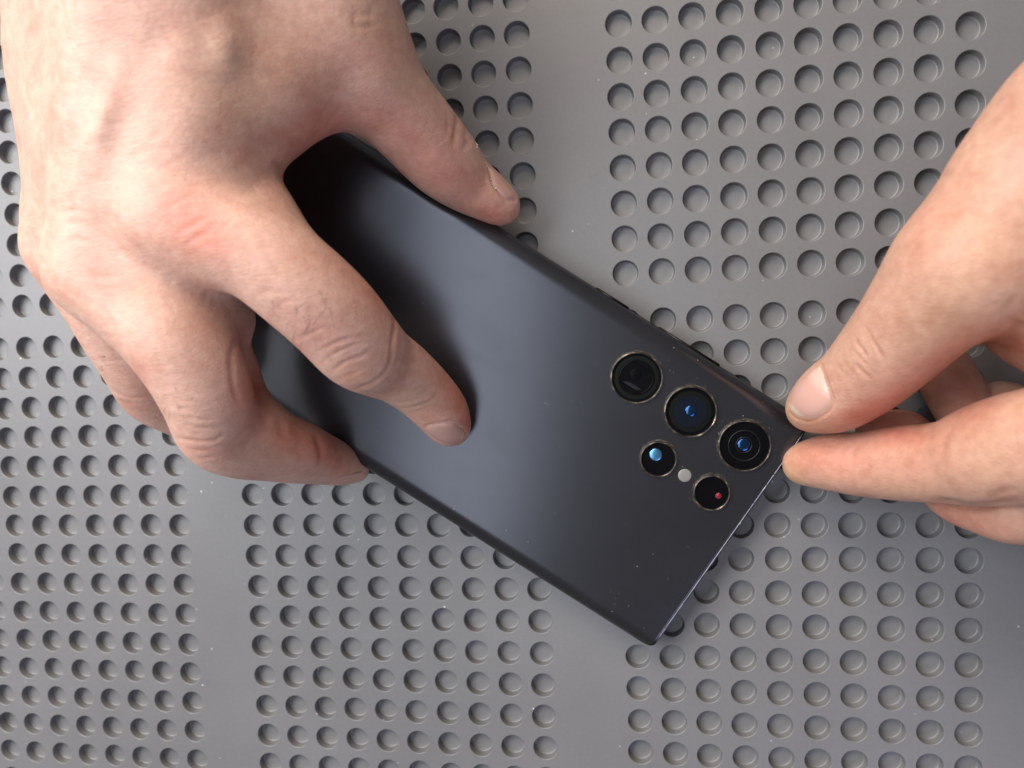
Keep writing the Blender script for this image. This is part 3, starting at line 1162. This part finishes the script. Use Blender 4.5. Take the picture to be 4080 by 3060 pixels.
for k in range(16):
    x, y = 395 + hr.gauss(10, 22), 1490 + hr.gauss(0, 40)
    h1_hairs.append((x, y, hr.uniform(-45, 40), hr.uniform(-12, 18), hr.uniform(.1, .6), .032))
for k in range(14):
    h1_hairs.append((690 + hr.gauss(0, 40), 1600 + hr.gauss(0, 60), hr.uniform(-15, 25), hr.uniform(10, 42), .3, .03))

make_hand('hand with spread fingers, index fingertip pressed on the back of the phone', h1_palm, h1_fingers, h1_webs, h1_lines, h1_tones, h1_nails, h1_hairs, 0.8, h1_flakes, sharp={2: 5.0, 3: 2.5})

# --- hand that pinches the corner by the cameras between thumb and index finger
h2_palm = [
    [(3864, 1048, 46, 13.5), (3988, 892, 47, 13.9), (4118, 676, 48, 13.3), (4330, 450, 52, 14), (4700, 300, 58, 18)],
    [(4110, 740, 45, 12), (4220, 600, 49, 12), (4420, 450, 55, 15)],
    [(4500, 1640, 50, 12), (4680, 1250, 52, 13), (4900, 800, 58, 17), (5400, 500, 66, 24)],
    [(4480, 1280, 44, 12), (4640, 1000, 48, 16), (4900, 700, 56, 18)],
    [(4100, 900, 40, 14), (4400, 900, 44, 17), (4700, 800, 52, 18)],
    [(4350, 1850, 40, 11), (4700, 1500, 46, 13), (4950, 900, 58, 16)],
]
h2_fingers = [
    # thumb
    [(3866, 1050, 46, 13.2), (3774, 1134, 43, 12.6), (3690, 1222, 40, 12.0), (3590, 1340, 35, 11.3), (3470, 1468, 28.5, 10.3), (3400, 1530, 25, 9.6), (3325, 1578, 21.5, 9.1), (3258, 1612, 18, 7.3), (3226, 1628, 16.2, 6.0)],
    # index
    [(4400, 1730, 52, 12.5), (4200, 1775, 47, 12.2), (4060, 1785, 43, 12.0), (3920, 1815, 38, 11.2), (3820, 1838, 34, 9.9), (3700, 1845, 29, 9.3), (3590, 1845, 24, 9.2), (3440, 1850, 18.5, 8.2), (3330, 1842, 14.5, 7.6), (3240, 1845, 11, 6.4), (3203, 1850, 9.5, 5.6)],
    # middle, behind the index
    [(4330, 1860, 42, 11), (4180, 1960, 36, 9.5), (4050, 2020, 31, 8.6), (3920, 2012, 25, 7.1), (3785, 1966, 19, 6.1), (3690, 1830, 12, 5.9), (3610, 1730, 9.5, 6.2), (3500, 1730, 8.5, 5.8)],
    # ring, curled across the gap
    [(4500, 1900, 36, 9.5), (4280, 2010, 28, 8.4), (4080, 1960, 20, 7.4), (3930, 1790, 13, 7.0), (3850, 1640, 10, 7.2), (3770, 1500, 9, 7.1), (3690, 1370, 8.5, 6.6), (3650, 1310, 8, 5.6)],
    # little
    [(4600, 1900, 30, 8.5), (4350, 1960, 20, 7.2), (4150, 1790, 13, 6.5), (4040, 1640, 11, 6.4), (3990, 1600, 10, 5.4)],
]
h2_webs = [
    [(3950, 1292, 28, 4.2), (4080, 1362, 31, 5.6), (4250, 1390, 36, 6.5), (4450, 1380, 42, 8)],
    [(4000, 1180, 38, 8), (4150, 1200, 40, 9), (4350, 1250, 44, 11)],
]
h2_lines = [
    # thumb joint
    ([(3404, 1325), (3418, 1371), (3442, 1401), (3456, 1440)], .45, .5, .3),
    ([(3450, 1290), (3478, 1359), (3508, 1407), (3534, 1466)], .45, .5, .3),
    ([(3395, 1436), (3442, 1486), (3482, 1520)], .45, .4, .3),
    ([(3400, 1390), (3440, 1440), (3470, 1460)], .40, .25, .4),
    ([(3440, 1300), (3462, 1360), (3490, 1430)], .40, .2, .4),
    ([(3330, 1440), (3345, 1470), (3380, 1500)], .35, .12, .4),
    ([(3360, 1420), (3375, 1460), (3420, 1500)], .35, .14, .4),
    ([(3480, 1240), (3530, 1300), (3590, 1340)], .5, .13, .4),
    ([(3520, 1180), (3570, 1230), (3640, 1250)], .5, .12, .4),
    # nail fold
    ([(3266, 1438), (3280, 1470), (3291, 1505), (3310, 1556), (3322, 1600), (3306, 1636), (3262, 1667), (3219, 1680), (3168, 1664), (3136, 1632)], .34, .40, .05),
    # base of the thumb
    ([(3698, 742), (3755, 703), (3815, 668)], .6, .45, .3),
    ([(3620, 1000), (3720, 960), (3830, 900)], .7, .16, .4),
    ([(3590, 1060), (3700, 1000), (3800, 960)], .6, .14, .4),
    ([(3980, 1262), (4030, 1215), (4080, 1160)], 1.5, .3, .4),
    ([(4010, 1262), (4080, 1300), (4160, 1330)], .8, .5, .3),
    # index: joints and the fold under it
    ([(3412, 1740), (3400, 1800), (3404, 1870)], 1.0, .25, .4),
    ([(3790, 1690), (3760, 1760), (3750, 1850)], 1.1, .3, .4),
    ([(3700, 1990), (3790, 2006), (3864, 2024), (3960, 2016), (4090, 1990)], .9, .7, .2),
    ([(3920, 1990), (4000, 1960), (4080, 1950)], .8, .25, .4),
]
h2_tones = [
    (3420, 1655, 170, 45, -22, DEEP, .95), (3600, 1560, 160, 60, -40, DEEP, .65), (3500, 1560, 160, 80, -35, RED, .4), (3800, 1380, 140, 60, -38, DEEP, .5),
    (3240, 1690, 90, 35, 15, (1.05, .92, .80), .6), (3150, 1640, 40, 50, 0, YEL, .9), (3470, 1420, 60, 80, 30, PALE, .25),
    (3560, 1240, 60, 150, 35, PALE, .18), (3760, 1250, 170, 140, -40, YEL, .55), (3750, 900, 120, 160, 30, RED, .30), (3900, 1000, 140, 120, 0, YEL, .35), (3880, 620, 150, 170, 0, PALE, .12),
    (3330, 1830, 170, 80, 0, RED, .75), (3230, 1790, 70, 50, -20, DEEP, .3), (3140, 1880, 45, 55, 0, YEL, .95), (3180, 1920, 60, 25, 10, YEL, .7), (3600, 1740, 150, 50, 0, RED, .55), (3650, 1850, 150, 90, 0, RED, .25),
    (3980, 1800, 130, 130, 0, YEL, .35), (4010, 1660, 70, 45, 0, PALE, .25), (3900, 2100, 200, 60, 20, RED, .5), (3650, 1960, 200, 30, 8, YEL, .35),
    (3830, 1560, 120, 160, -30, (.84, .58, .56), .95), (3560, 1690, 130, 60, 0, (.85, .58, .55), .95), (4040, 1390, 150, 70, 20, (.85, .58, .55), .95),  # shade of the gap painted onto the curled fingers and palm flesh
]
h2_nails = [
    dict(outline=[(3268, 1452), (3278, 1478), (3287, 1508), (3304, 1558), (3314, 1600), (3298, 1629), (3260, 1658), (3219, 1669), (3172, 1655), (3144, 1628), (3142, 1600), (3153, 1562), (3192, 1517), (3235, 1476)],
         root=(3292, 1525), tip=(3175, 1645), free=.92, lunula=.30, h=.36),
]
h2_hairs = []
make_hand('hand pinching the phone corner between thumb and index finger', h2_palm, h2_fingers, h2_webs, h2_lines, h2_tones, h2_nails, h2_hairs, 0.8, k_palm=10.0, base=np.array([0.475, 0.278, 0.202]))
